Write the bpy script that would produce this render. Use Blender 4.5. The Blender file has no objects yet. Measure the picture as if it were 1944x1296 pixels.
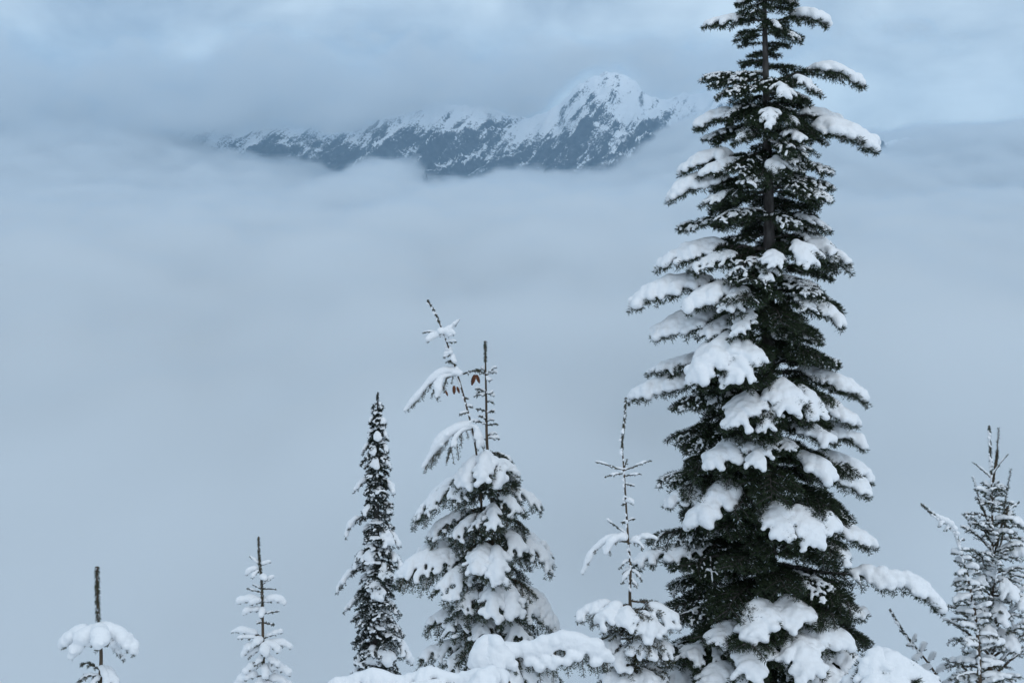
import bpy, math, random
import numpy as np
from mathutils import Vector

R = math.radians
rng = np.random.default_rng(7)
random.seed(7)
SC = bpy.context.scene
COL = SC.collection

# ------------------------------------------------------------------ camera
F = 2183.0                     # focal length in pixels of the 1944-wide photograph
PITCH = R(9.06)
CAM = np.array([0.0, 0.0, 1.65])
cd = bpy.data.cameras.new('camera')
cam = bpy.data.objects.new('camera', cd)
COL.objects.link(cam)
cam.location = CAM
cam.rotation_euler = (R(90) - PITCH, 0, 0)
cd.sensor_width = 36.0
cd.lens = 36.0 * F / 1944.0
cd.clip_start = 0.1
cd.clip_end = 60000
SC.camera = cam

# ------------------------------------------------------------------ sky, sun, exposure
SUN_EL, SUN_ROT = R(52), R(150)
w = bpy.data.worlds.new('World')
SC.world = w
w.use_nodes = True
nt = w.node_tree
N, L = nt.nodes, nt.links
for n in list(N):
    N.remove(n)
out = N.new('ShaderNodeOutputWorld')
bg1 = N.new('ShaderNodeBackground')
bg2 = N.new('ShaderNodeBackground')
mix = N.new('ShaderNodeMixShader')
sky = N.new('ShaderNodeTexSky')
sky.sky_type = 'NISHITA'
sky.sun_disc = False
sky.sun_elevation = SUN_EL
sky.sun_rotation = SUN_ROT
sky.altitude = 1800
L.new(sky.outputs[0], bg1.inputs[0])
bg1.inputs[1].default_value = 0.1
tc = N.new('ShaderNodeTexCoord')
mp = N.new('ShaderNodeMapping')
mp.inputs['Scale'].default_value = (1, 1, 1.7)
nz = N.new('ShaderNodeTexNoise')
nz.inputs['Scale'].default_value = 7.0
nz.inputs['Detail'].default_value = 5
nz.inputs['Roughness'].default_value = 0.5
nz.inputs['Distortion'].default_value = 0.3
cr = N.new('ShaderNodeValToRGB')
cr.color_ramp.elements[0].position = 0.30
cr.color_ramp.elements[0].color = (0.29, 0.41, 0.56, 1)
cr.color_ramp.elements[1].position = 0.64
cr.color_ramp.elements[1].color = (0.67, 0.83, 0.97, 1)
L.new(tc.outputs['Generated'], mp.inputs[0])
L.new(mp.outputs[0], nz.inputs['Vector'])
L.new(nz.outputs['Fac'], cr.inputs[0])
L.new(cr.outputs[0], bg2.inputs[0])
bg2.inputs[1].default_value = 1.0
mix.inputs[0].default_value = 0.88      # an overcast: the clear sky only glimmers through
L.new(bg1.outputs[0], mix.inputs[1])
L.new(bg2.outputs[0], mix.inputs[2])
L.new(mix.outputs[0], out.inputs[0])

sd = bpy.data.lights.new('sun', 'SUN')
sun = bpy.data.objects.new('sun', sd)
COL.objects.link(sun)
sd.energy = 0.9
sd.angle = R(70)
sd.color = (1.0, 0.985, 0.965)
sv = Vector((math.sin(SUN_ROT) * math.cos(SUN_EL), math.cos(SUN_ROT) * math.cos(SUN_EL), math.sin(SUN_EL)))
sun.rotation_euler = sv.to_track_quat('Z', 'Y').to_euler()
sun.location = (0, 0, 60)

vs = SC.view_settings
vs.view_transform = 'Standard'
vs.look = 'None'
vs.exposure = 0.0
vs.gamma = 1.0
vs.use_curve_mapping = False
SC.render.engine = 'CYCLES'
cy = SC.cycles
cy.use_denoising = True
cy.max_bounces = 12
cy.diffuse_bounces = 5
cy.volume_bounces = 5
cy.volume_step_rate = 9.0
cy.caustics_reflective = False
cy.caustics_refractive = False


# ------------------------------------------------------------------ helpers
def at(px, py, Y):
    """The world point seen at a pixel of the photograph, Y metres ahead."""
    a, b = (px - 972.0) / F, -(py - 648.0) / F
    d = np.array([a, math.cos(PITCH) + b * math.sin(PITCH), -math.sin(PITCH) + b * math.cos(PITCH)])
    return CAM + d * (Y / d[1])


def ground_z(x, y):
    x, y = np.asarray(x, float), np.asarray(y, float)
    z = np.where(y > 0, -0.58 * y, -0.12 * y) + 0.10 * np.sin(x * 0.9) * np.cos(y * 0.7) + 0.05 * np.sin(2.1 * x + y)
    lim = -520.0
    return np.maximum(z, lim)


def mat(name):
    m = bpy.data.materials.new(name)
    m.use_nodes = True
    b = m.node_tree.nodes['Principled BSDF']
    return m, m.node_tree.nodes, m.node_tree.links, b


def mesh_from(name, V, polys, m, smooth=True):
    """polys: list of (k, faces array (n,k))."""
    me = bpy.data.meshes.new(name)
    V = np.asarray(V, np.float32)
    me.vertices.add(len(V))
    me.vertices.foreach_set('co', V.ravel())
    nl = sum(p.size for p in polys)
    npoly = sum(len(p) for p in polys)
    me.loops.add(nl)
    me.loops.foreach_set('vertex_index', np.concatenate([p.ravel() for p in polys]).astype(np.int32))
    me.polygons.add(npoly)
    tot = np.concatenate([np.full(len(p), p.shape[1]) for p in polys]).astype(np.int32)
    st = np.concatenate([[0], np.cumsum(tot)[:-1]]).astype(np.int32)
    me.polygons.foreach_set('loop_start', st)
    me.polygons.foreach_set('loop_total', tot)
    me.polygons.foreach_set('use_smooth', np.full(npoly, smooth))
    me.update(calc_edges=True)
    me.materials.append(m)
    return me


def link(name, me, parent=None):
    o = bpy.data.objects.new(name, me)
    COL.objects.link(o)
    if parent is not None:
        o.parent = parent
        o.matrix_parent_inverse.identity()
    return o


def unit(v):
    return v / (np.linalg.norm(v) + 1e-9)


UP = np.array([0, 0, 1.0])


def tube(P, rad, sides=6):
    P = np.asarray(P, float)
    n = len(P)
    rad = np.broadcast_to(np.asarray(rad, float), (n,))
    T = np.gradient(P, axis=0)
    T /= np.linalg.norm(T, axis=1)[:, None] + 1e-9
    ref = np.array([0.31, 0.95, 0.12]) if abs(T[:, 2]).mean() > 0.6 else UP
    A = np.cross(T, ref)
    A /= np.linalg.norm(A, axis=1)[:, None] + 1e-9
    B = np.cross(T, A)
    ang = np.linspace(0, 2 * np.pi, sides, endpoint=False)
    V = P[:, None, :] + rad[:, None, None] * (np.cos(ang)[None, :, None] * A[:, None, :] + np.sin(ang)[None, :, None] * B[:, None, :])
    V = V.reshape(-1, 3)
    i = np.arange(n - 1)[:, None] * sides
    j = np.arange(sides)[None, :]
    k = (j + 1) % sides
    q = np.stack([i + j, i + k, i + sides + k, i + sides + j], -1).reshape(-1, 4)
    c = np.array([list(range(sides))[::-1], list(range((n - 1) * sides, n * sides))])
    return V, q, c


class Wood:
    def __init__(s):
        s.V, s.Q, s.C, s.n, s.sides = [], [], [], 0, 6

    def add(s, P, rad):
        V, q, c = tube(P, rad, s.sides)
        s.V.append(V)
        s.Q.append(q + s.n)
        s.C.append(c + s.n)
        s.n += len(V)

    def build(s, name, m, parent):
        if not s.V:
            return None
        return link(name, mesh_from(name, np.concatenate(s.V), [np.concatenate(s.Q), np.concatenate(s.C)], m), parent)


def resample(P, n):
    P = np.asarray(P, float)
    s = np.concatenate([[0], np.cumsum(np.linalg.norm(np.diff(P, axis=0), axis=1))])
    t = np.linspace(0, s[-1], n)
    return np.stack([np.interp(t, s, P[:, k]) for k in range(3)], 1), s[-1]


def smooth_path(P, n):
    """Catmull-Rom through P."""
    P = np.asarray(P, float)
    if len(P) < 3:
        return resample(P, n)[0]
    Q = np.vstack([2 * P[0] - P[1], P, 2 * P[-1] - P[-2]])
    o = []
    m = max(2, n // (len(P) - 1) + 1)
    for i in range(1, len(Q) - 2):
        for t in np.linspace(0, 1, m, endpoint=False):
            a, b, c, d = Q[i - 1], Q[i], Q[i + 1], Q[i + 2]
            o.append(0.5 * (2 * b + (c - a) * t + (2 * a - 5 * b + 4 * c - d) * t * t + (3 * b - a - 3 * c + d) * t ** 3))
    o.append(P[-1])
    return resample(np.array(o), n)[0]


def needle_tris(P, ln, dens, width, fwd=0.75, lift=0.25, off=0.0):
    """Needles all round a shoot: one slim triangle each."""
    P = np.asarray(P, float)
    seg = np.linalg.norm(np.diff(P, axis=0), axis=1)
    s = np.concatenate([[0], np.cumsum(seg)])
    n = int(s[-1] * dens) + 6
    t = np.sort(rng.uniform(0, s[-1], n))
    base = np.stack([np.interp(t, s, P[:, k]) for k in range(3)], 1)
    T = np.gradient(P, axis=0)
    T = np.stack([np.interp(t, s, T[:, k]) for k in range(3)], 1)
    T /= np.linalg.norm(T, axis=1)[:, None] + 1e-9
    r = rng.normal(size=(n, 3))
    r -= (r * T).sum(1)[:, None] * T
    r /= np.linalg.norm(r, axis=1)[:, None] + 1e-9
    d = T * fwd + r * (1.0 + rng.uniform(-0.2, 0.2, n)[:, None]) + UP * lift
    d /= np.linalg.norm(d, axis=1)[:, None]
    q = np.cross(d, rng.normal(size=(n, 3)))
    q /= np.linalg.norm(q, axis=1)[:, None] + 1e-9
    l = ln * rng.uniform(0.75, 1.15, n)[:, None]
    base = base + r * off
    b0 = base + d * (0.1 * l)
    w_ = width * rng.uniform(0.8, 1.25, n)[:, None]
    return np.stack([b0 - q * w_ / 2, b0 + q * w_ / 2, base + d * l], 1).reshape(-1, 3)


# unit icosphere
import bmesh
_bm = bmesh.new()
bmesh.ops.create_icosphere(_bm, subdivisions=2, radius=1)
ICO_V = np.array([v.co for v in _bm.verts])
ICO_F = np.array([[v.index for v in f.verts] for f in _bm.faces])
_bm.free()

SNOWK = 0.52          # how thick the snow lies
SNOW_JOBS = []        # objects whose balls are fused into one smooth snow mass at the end


def snow_object(balls, voxel, parent, name='snow'):
    """balls: (x,y,z,r,flat) -> object with the balls fused by a voxel remesh."""
    if not balls:
        return None
    B = np.array(balls)
    k = len(B)
    V = (ICO_V[None] * B[:, None, 3:4] * np.stack([np.ones(k), np.ones(k), B[:, 4]], 1)[:, None, :] + B[:, None, :3]).reshape(-1, 3)
    Fc = (ICO_F[None] + (np.arange(k) * len(ICO_V))[:, None, None]).reshape(-1, 3)
    o = link(name, mesh_from(name, V, [Fc], M_SNOW), parent)
    md = o.modifiers.new('fuse', 'REMESH')
    md.mode = 'VOXEL'
    md.voxel_size = voxel
    md.use_smooth_shade = True
    sm = o.modifiers.new('smooth', 'SMOOTH')
    sm.factor = 0.5
    sm.iterations = 5
    SNOW_JOBS.append(o)
    return o


def settle_snow():
    dg = bpy.context.evaluated_depsgraph_get()
    new = []
    for o in SNOW_JOBS:
        me = bpy.data.meshes.new_from_object(o.evaluated_get(dg), depsgraph=dg)
        new.append(me)
    for o, me in zip(SNOW_JOBS, new):
        old = o.data
        o.modifiers.clear()
        nv_, ne = len(me.vertices), len(me.edges)
        co = np.empty(nv_ * 3, np.float32)
        me.vertices.foreach_get('co', co)
        co = co.reshape(-1, 3)
        fv = np.empty(len(me.loops), np.int32)
        me.loops.foreach_get('vertex_index', fv)
        fv = fv.reshape(-1, 4)                       # voxel remesh gives quads
        ed = np.empty(ne * 2, np.int32)
        me.edges.foreach_get('vertices', ed)
        ed = ed.reshape(-1, 2)
        lab = np.arange(nv_)                         # islands: each becomes a piece of snow of its own
        while True:
            m_ = np.minimum(lab[ed[:, 0]], lab[ed[:, 1]])
            l2 = lab.copy()
            np.minimum.at(l2, ed[:, 0], m_)
            np.minimum.at(l2, ed[:, 1], m_)
            l2 = l2[l2]
            if (l2 == lab).all():
                break
            lab = l2
        ids, cnt = np.unique(lab, return_counts=True)
        if o.get('kind') == 'stuff' or len(ids) < 2:
            groups = [np.ones(nv_, bool)]
        else:
            keep = ids[cnt >= max(24, 0.04 * cnt.max())]
            groups = [lab == k for k in keep]
        for k, sel in enumerate(groups):
            idx = np.cumsum(sel) - 1
            pm = mesh_from('snow', co[sel], [idx[fv[sel[fv[:, 0]]]]], M_SNOW)
            if k == 0:
                o.data = pm
            else:
                link('snow', pm, o.parent)
        bpy.data.meshes.remove(me)
        bpy.data.meshes.remove(old)


# ------------------------------------------------------------------ materials
M_SNOW, n_, l_, b_ = mat('snow')
b_.inputs['Base Color'].default_value = (0.885, 0.895, 0.91, 1)
b_.inputs['Roughness'].default_value = 0.75
b_.inputs['Specular IOR Level'].default_value = 0.15
c_ = n_.new('ShaderNodeTexCoord')
z1 = n_.new('ShaderNodeTexNoise')
z1.inputs['Scale'].default_value = 24
z1.inputs['Detail'].default_value = 6
z1.inputs['Roughness'].default_value = 0.65
bp = n_.new('ShaderNodeBump')
bp.inputs['Strength'].default_value = 0.5
bp.inputs['Distance'].default_value = 0.03
l_.new(c_.outputs['Object'], z1.inputs['Vector'])
l_.new(z1.outputs['Fac'], bp.inputs['Height'])
l_.new(bp.outputs[0], b_.inputs['Normal'])


def bark(name, c0, c1):
    m, n, l, b = mat(name)
    b.inputs['Roughness'].default_value = 0.9
    t = n.new('ShaderNodeTexCoord')
    mpp = n.new('ShaderNodeMapping')
    mpp.inputs['Scale'].default_value = (30, 30, 9)
    z = n.new('ShaderNodeTexNoise')
    z.inputs['Scale'].default_value = 1.0
    z.inputs['Detail'].default_value = 6
    r = n.new('ShaderNodeValToRGB')
    r.color_ramp.elements[0].position = 0.35
    r.color_ramp.elements[0].color = (*c0, 1)
    r.color_ramp.elements[1].position = 0.7
    r.color_ramp.elements[1].color = (*c1, 1)
    bu = n.new('ShaderNodeBump')
    bu.inputs['Strength'].default_value = 0.7
    bu.inputs['Distance'].default_value = 0.02
    l.new(t.outputs['Object'], mpp.inputs[0])
    l.new(mpp.outputs[0], z.inputs['Vector'])
    l.new(z.outputs['Fac'], r.inputs[0])
    l.new(r.outputs[0], b.inputs['Base Color'])
    l.new(z.outputs['Fac'], bu.inputs['Height'])
    l.new(bu.outputs[0], b.inputs['Normal'])
    return m


def needle_mat(name, c0, c1, frost):
    m, n, l, b = mat(name)
    b.inputs['Roughness'].default_value = 0.6
    b.inputs['Specular IOR Level'].default_value = 0.3
    g = n.new('ShaderNodeNewGeometry')
    r = n.new('ShaderNodeValToRGB')
    e = r.color_ramp.elements
    e[0].position, e[0].color = 0.0, (*c0, 1)
    e[1].position, e[1].color = 1.0 - frost, (*c1, 1)
    if frost > 0:
        x = e.new(min(0.999, 1.0 - frost + 0.002))
        x.color = (0.62, 0.68, 0.74, 1)
    l.new(g.outputs['Random Per Island'], r.inputs[0])
    l.new(r.outputs[0], b.inputs['Base Color'])
    return m


M_BARK = bark('fir_bark', (0.035, 0.03, 0.027), (0.11, 0.10, 0.095))
M_TWIG = bark('twig_bark', (0.05, 0.035, 0.022), (0.12, 0.085, 0.055))
M_FIR = needle_mat('fir_needles', (0.005, 0.012, 0.007), (0.034, 0.054, 0.020), 0.014)
M_SPRUCE = needle_mat('spruce_needles', (0.018, 0.030, 0.020), (0.068, 0.092, 0.055), 0.09)
M_FROST = needle_mat('frosted_needles', (0.020, 0.034, 0.024), (0.075, 0.10, 0.062), 0.20)
M_DARKFIR = needle_mat('narrow_fir_needles', (0.008, 0.015, 0.011), (0.034, 0.05, 0.034), 0.10)
M_SAP = needle_mat('sapling_needles', (0.022, 0.03, 0.016), (0.075, 0.08, 0.042), 0.16)
M_CONE = bark('cone_scales', (0.07, 0.022, 0.01), (0.19, 0.07, 0.03))


# ------------------------------------------------------------------ trees
class Tree:
    def __init__(s, name, label, Y, stem_px, stem_r, needles, cat='tree', group=None, needle_len=6.0, voxel=2.4, bark_m=None,
                 dens=340, stem_needles=None, nw=1.5):
        s.Y, s.u, s.m = Y, Y / F, needles
        s.nl, s.vox, s.dens, s.nw = needle_len, voxel, dens, nw
        s.stem_pts = np.array([at(p[0], p[1], Y + (p[2] if len(p) > 2 else 0) * s.u) for p in stem_px])
        last = s.stem_pts[-1]
        s.has_foot = False
        foot = np.array([last[0], last[1], float(ground_z(last[0], last[1])) - 0.15])
        s.root = bpy.data.objects.new(name, None)
        COL.objects.link(s.root)
        s.root.empty_display_size = 0.2
        s.o = foot.copy()
        s.o[2] += 0.15
        s.root.location = s.o
        s.root['label'] = label
        s.root['category'] = cat
        if group:
            s.root['group'] = group
        P = smooth_path(s.stem_pts, 36)
        if foot[2] < last[2] - 0.05:
            P = np.vstack([P, resample(np.array([last, foot]), 12)[0][1:]])
        s.P = P
        k = len(stem_px)
        pr = np.interp(np.linspace(0, 1, 36), np.linspace(0, 1, len(stem_r)), np.array(stem_r) * s.u)
        rr = np.concatenate([pr, np.linspace(pr[-1], pr[-1] * 1.7, len(P) - 36)]) if len(P) > 36 else pr
        wd = Wood()
        wd.sides = 10
        wd.add(P - s.o, rr)
        s.bark = bark_m or M_BARK
        s.trunk = wd.build('trunk', s.bark, s.root)
        if stem_needles:          # young leader: needles straight on the stem
            y0, y1, nl = stem_needles
            z0, z1 = at(0, y0, Y)[2], at(0, y1, Y)[2]
            ok = (P[:, 2] <= z0 + 1e-4) & (P[:, 2] >= z1)
            sub, sr = resample(P[ok], 30)[0], rr[ok].mean()
            nv = needle_tris(sub, 1.5 * nl * s.u, s.dens * 3.4 * (0.005 / s.u), 1.5 * s.u, 1.1, 0.15, sr * 0.9)
            o = link('leader_needles', mesh_from('leader_needles', nv - s.o, [np.arange(len(nv)).reshape(-1, 3)], s.m, False), s.trunk)
            o['kind'] = 'stuff'
        s.count = 0

    def stem_at(s, py):
        z = at(0, py, s.Y)[2]
        i = np.argsort(s.P[:, 2])
        return np.array([np.interp(z, s.P[i, 2], s.P[i, k]) for k in range(3)])

    def bough(s, tip, by, arch=0.15, W=40, snow=0.0, cover=(0.25, 1.0), sides=8, droop=0.35, hang=0.0, via=None,
              light=0.0, lean=55, base=None, sub=True, snow_main=1.0, needle=None, swr=None, m=None, bare=0.0, thick=1.0, K=None, side_snow=1.0, stop=(0.62, 0.9)):
        """tip: (px,py,depth px); by: pixel row where the bough leaves the stem; all sizes in pixels of the photograph."""
        u = s.u
        p0 = s.stem_at(by) if base is None else at(base[0], base[1], s.Y + base[2] * u)
        p1 = at(tip[0], tip[1], s.Y + (tip[2] if len(tip) > 2 else 0) * u)
        if via is not None:
            P = smooth_path([p0] + [at(v[0], v[1], s.Y + (v[2] if len(v) > 2 else 0) * u) for v in via] + [p1], 22)
        else:
            t = np.linspace(0, 1, 22)[:, None]
            ln = np.linalg.norm(p1 - p0)
            P = p0 + (p1 - p0) * t + UP * (arch * ln) * 4 * t * (1 - t) * (0.6 + 0.8 * t)
            P[1:-1] += rng.normal(0, 0.006 * ln, (20, 3))
        Pn, ln = resample(P, 22)
        wd = Wood()
        wd.sides = 5
        r0 = max(0.9 * u, min(4.5 * u, ln * 0.022)) * thick
        wd.add(Pn - s.o, np.linspace(r0, 0.5 * u, 22))
        shoots = [(Pn[int(bare * 21):], 1.0, 0)]
        T = np.gradient(Pn, axis=0)
        Wm = W * u
        for i in range(sides):
            t = 0.14 + 0.82 * (i + rng.uniform(0.1, 0.9)) / sides
            if t < bare:
                continue
            k = t * 21
            k0 = int(k)
            p = Pn[k0] + (Pn[min(21, k0 + 1)] - Pn[k0]) * (k - k0)
            tg = unit(T[k0])
            lat = np.cross(tg, UP)
            lat = unit(lat) * (1 if i % 2 else -1)
            a = R(lean + rng.uniform(-12, 12))
            d = unit(tg * math.cos(a) + lat * math.sin(a) + UP * rng.uniform(-0.12, 0.12))
            prof = (0.45 + 0.55 * min(1, t / 0.5)) * (1.0 if t < 0.6 else 1 - 0.6 * (t - 0.6) / 0.4)
            sl = Wm * prof * rng.uniform(0.75, 1.2)
            if sl < 3 * u:
                continue
            q = np.linspace(0, 1, 8)[:, None]
            S = p + d * sl * q - UP * (droop * sl) * q ** 2 - UP * hang * sl * q
            shoots.append((S, t, 1))
            wd.add(S - s.o, np.linspace(max(0.8 * u, r0 * 0.4), 0.4 * u, 8))
            if sub and sl > 16 * u:
                for q0 in ((0.4, 0.72) if sl < 45 * u else (0.25, 0.45, 0.62, 0.8)):
                    for sg in (-1, 1):
                        if rng.random() < 0.15:
                            continue
                        pp = S[int(q0 * 7)]
                        l2 = unit(np.cross(d, UP)) * sg
                        d2 = unit(d * 0.75 + l2 * 0.7 - UP * (0.1 + 0.5 * hang))
                        s2 = sl * (0.5 - 0.32 * q0) * rng.uniform(0.8, 1.25)
                        S2 = pp + d2 * s2 * q[:6] / q[5] - UP * (droop * s2 + hang * s2 * 0.5) * (q[:6] / q[5]) ** 2
                        shoots.append((S2, t, 2))
        br = wd.build('branch', s.bark, s.root)
        nl = (needle or s.nl) * u
        dn = s.dens * (0.005 / u) * (1.0 if sub else 1.5)
        nv = np.concatenate([needle_tris(S, nl, dn, s.nw * u, 0.7 if lv else 0.9, 0.25, r0 * 0.5) for S, t, lv in shoots])
        no = link('needles', mesh_from('needles', nv - s.o, [np.arange(len(nv)).reshape(-1, 3)], m or s.m, False), br)
        no['kind'] = 'stuff'
        balls = []
        if snow > 0:
            rs = snow * u * (K or SNOWK)
            for S, t, lv in shoots:
                if (lv == 2 and rng.random() < 0.35) or (lv and rng.random() > side_snow):
                    continue
                Ls = resample(S, 2)[1]
                stop_ = 1.0 if lv == 0 else rng.uniform(*stop)
                n = max(3, int(Ls / (rs * 0.35)))
                Q, _ = resample(S, n)
                amp = 1.0 if lv == 0 else (rng.uniform(0.78, 1.0) if lv == 1 else 0.7)
                ph = rng.uniform(0, 6.28)
                for j in range(n):
                    f = j / (n - 1)
                    tt = f if lv == 0 else t
                    if f > stop_:
                        continue
                    if tt < cover[0] or tt > cover[1]:
                        continue
                    if lv == 0 and snow_main < rng.random():
                        continue
                    edge = min(1.0, (tt - cover[0]) / 0.15 + 0.45)
                    endp = 1.0 if f < 0.7 * stop_ else 1 - 0.45 * (f / stop_ - 0.7) / 0.3
                    if lv == 0 and bare:
                        endp = 1.0 if f < 0.9 else 0.8
                    r = rs * amp * edge * endp * (0.92 + 0.16 * math.sin(ph + 5 * f) + 0.10 * math.sin(2.3 * ph + 13 * f))
                    if r < 1.5 * u:
                        continue
                    c = Q[j] + UP * (r * 0.6 + 0.2 * nl)
                    balls.append((*(c - s.o), r, 0.9))
                    if rng.random() < 0.09 and r > 3 * u:          # crumbs and small lumps along the edges
                        e_ = rng.normal(size=3) * np.array([1, 1, 0.35])
                        balls.append((*(c + unit(e_) * r * 0.85 - s.o), r * rng.uniform(0.3, 0.5), 0.85))
        if light > 0:
            for S, t, lv in shoots:
                if rng.random() > light * 1.3:
                    continue
                Ls = resample(S, 2)[1]
                n = max(3, int(Ls / (2.2 * u)))
                Q, _ = resample(S, n)
                ph = rng.uniform(0, 6.28)
                for j in range(1, n):
                    f = j / n
                    k = 0.5 + 0.5 * math.sin(ph + 9 * f + 2 * t)
                    r = (1.6 + 3.2 * light * k) * u
                    if k < 0.35:
                        continue
                    balls.append((*(Q[j] + UP * (r * 0.5 + 0.3 * nl) - s.o), r, 0.8))
        if balls:
            vx = s.vox * u * (1.0 if snow > 0 else 0.75)
            so = snow_object(balls, vx, br)
            if snow <= 0:
                so['kind'] = 'stuff'
        s.count += 1
        return br

    def flecks(s, y0, y1, n, r, spread=2.5):
        """scraps of snow plastered to the stem."""
        balls = []
        for y in rng.uniform(y0, y1, n):
            q = s.stem_at(y)
            k = (0.6 + 0.8 * rng.random()) * r * s.u
            balls.append((q[0] + rng.normal(-0.6, 0.8) * spread * s.u - s.o[0], q[1] - abs(rng.normal(0.5, 0.8)) * spread * s.u - s.o[1], q[2] - s.o[2], k, rng.uniform(0.9, 1.8)))
        o = snow_object(balls, s.vox * s.u * 0.6, s.trunk)
        o['kind'] = 'stuff'

    def cushion(s, pts, r, name='snow', parent=None):
        """a free lump of snow caught on the stem: list of pixel points."""
        balls = []
        for p in pts:
            q = at(p[0], p[1], s.Y + (p[2] if len(p) > 2 else 0) * s.u)
            rr = (p[3] if len(p) > 3 else r) * s.u
            balls.append((*(q - s.o), rr, 0.85))
        snow_object(balls, s.vox * s.u, parent or s.trunk, name)


# ------------------------------------------------------------------ ground
gx = np.concatenate([np.linspace(-6000, -60, 40), np.linspace(-58, 58, 90), np.linspace(60, 6000, 40)])
gy = np.concatenate([np.linspace(-200, -12, 12), np.linspace(-10, 60, 100), np.linspace(65, 1200, 60), np.linspace(1300, 9500, 30)])
GX, GY = np.meshgrid(gx, gy)
GZ = ground_z(GX, GY)
iy, ix = np.meshgrid(np.arange(len(gy) - 1), np.arange(len(gx) - 1), indexing='ij')
b0 = (iy * len(gx) + ix).ravel()
quads = np.stack([b0, b0 + 1, b0 + 1 + len(gx), b0 + len(gx)], 1)
g = link('ground', mesh_from('ground', np.stack([GX.ravel(), GY.ravel(), GZ.ravel()], 1), [quads], M_SNOW))
g['kind'] = 'structure'
g['label'] = 'steep snow covered hillside under the trees'


# ------------------------------------------------------------------ mountain
def grid_noise(x, y, seed):
    r = np.random.default_rng(seed)
    ga = r.uniform(0, 2 * np.pi, (256, 256))
    gx_, gy_ = np.cos(ga), np.sin(ga)
    xi, yi = np.floor(x).astype(int), np.floor(y).astype(int)
    xf, yf = x - xi, y - yi
    u, v = xf ** 3 * (xf * (6 * xf - 15) + 10), yf ** 3 * (yf * (6 * yf - 15) + 10)

    def dot(a, b):
        i, j = (xi + a) % 256, (yi + b) % 256
        return gx_[i, j] * (xf - a) + gy_[i, j] * (yf - b)
    a = dot(0, 0) + u * (dot(1, 0) - dot(0, 0))
    b = dot(0, 1) + u * (dot(1, 1) - dot(0, 1))
    return a + v * (b - a)


def ridged(x, y, seed, octv=6, lac=2.07, gain=0.52):
    s, a, f, wgt = 0, 1.0, 1.0, 1.0
    for o in range(octv):
        n = 1 - np.abs(grid_noise(x * f + 7.3 * o, y * f + 3.1 * o, seed + o)) * 1.7
        n = np.clip(n, 0, 1) ** 2 * wgt
        wgt = np.clip(n * 1.6, 0, 1)
        s = s + a * n
        a *= gain
        f *= lac
    return s


YM = 7000.0
crest_px = [(-500, 330), (100, 285), (300, 258), (380, 236), (450, 254), (520, 238), (600, 246), (650, 250), (700, 238), (740, 222), (800, 204),
            (850, 196), (900, 200), (950, 214), (1010, 220), (1050, 206), (1075, 182), (1100, 160), (1120, 147), (1150, 138), (1180, 143), (1205, 156), (1225, 174),
            (1258, 188), (1300, 178), (1350, 168), (1400, 192), (1480, 225), (1560, 268), (1640, 280), (1690, 265), (1735, 256), (1790, 274), (1900, 310), (2400, 340)]
cw = np.array([at(p[0], p[1], YM) for p in crest_px])
mx = np.arange(-3600, 4600, 14.0)
my = np.arange(5000, 8400, 16.0)
MX, MY = np.meshgrid(mx, my)
warp = 90 * grid_noise(MX / 600, MY / 600, 91)
crest = (np.interp(mx, cw[:, 0], cw[:, 2]) + 26 * grid_noise(mx / 85, mx * 0 + .5, 77) + 14 * grid_noise(mx / 37, mx * 0 + .3, 78))[None, :]
D = (YM + 120 * grid_noise(MX / 900, 0 * MY, 5) - MY)       # distance in front of the crest
front = np.clip(D, 0, None)
back = np.clip(-D, 0, None)
rg = ridged((MX + 0.75 * D + warp) / 420, (MY * 0.35 + warp) / 700, 21)          # spurs running down towards the left
rg2 = ridged((MX + 0.4 * D) / 130, MY / 170, 55, 4)
amp = np.clip((front + back) / 500, 0.12, 1)
MZ = crest - front * 0.60 - back * 0.55 + (rg - 0.9) * 130 * amp + (rg2 - 0.8) * 30 * np.clip(amp, 0.35, 1)
MZ = np.maximum(MZ, -540)
iy, ix = np.meshgrid(np.arange(len(my) - 1), np.arange(len(mx) - 1), indexing='ij')
b0 = (iy * len(mx) + ix).ravel()
quads = np.stack([b0, b0 + 1, b0 + 1 + len(mx), b0 + len(mx)], 1)
M_MTN, n, l, b = mat('mountain')
b.inputs['Roughness'].default_value = 0.9
b.inputs['Specular IOR Level'].default_value = 0.05
geo = n.new('ShaderNodeNewGeometry')
sp = n.new('ShaderNodeSeparateXYZ')
l.new(geo.outputs['Position'], sp.inputs[0])
sn = n.new('ShaderNodeSeparateXYZ')
l.new(geo.outputs['Normal'], sn.inputs[0])


def noise(scale, detail=6, rough=0.6, vec=None, dist=0.0):
    z = n.new('ShaderNodeTexNoise')
    z.inputs['Scale'].default_value = scale
    z.inputs['Detail'].default_value = detail
    z.inputs['Roughness'].default_value = rough
    z.inputs['Distortion'].default_value = dist
    l.new(vec or geo.outputs['Position'], z.inputs['Vector'])
    return z.outputs['Fac']


def math_(op, a, b_=None, c_=None):
    k = n.new('ShaderNodeMath')
    k.operation = op
    for i, v in enumerate((a, b_, c_)):
        if v is None:
            continue
        if isinstance(v, (int, float)):
            k.inputs[i].default_value = v
        else:
            l.new(v, k.inputs[i])
    return k.outputs[0]


def mrange(v, a, b_, c_=0.0, d_=1.0, smooth=True):
    k = n.new('ShaderNodeMapRange')
    k.interpolation_type = 'SMOOTHSTEP' if smooth else 'LINEAR'
    l.new(v, k.inputs[0])
    for i, x in enumerate((a, b_, c_, d_)):
        k.inputs[i + 1].default_value = x
    return k.outputs[0]


n1 = noise(0.022, 8, 0.70, dist=0.8)
n2 = noise(0.0035, 5, 0.6)
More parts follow.
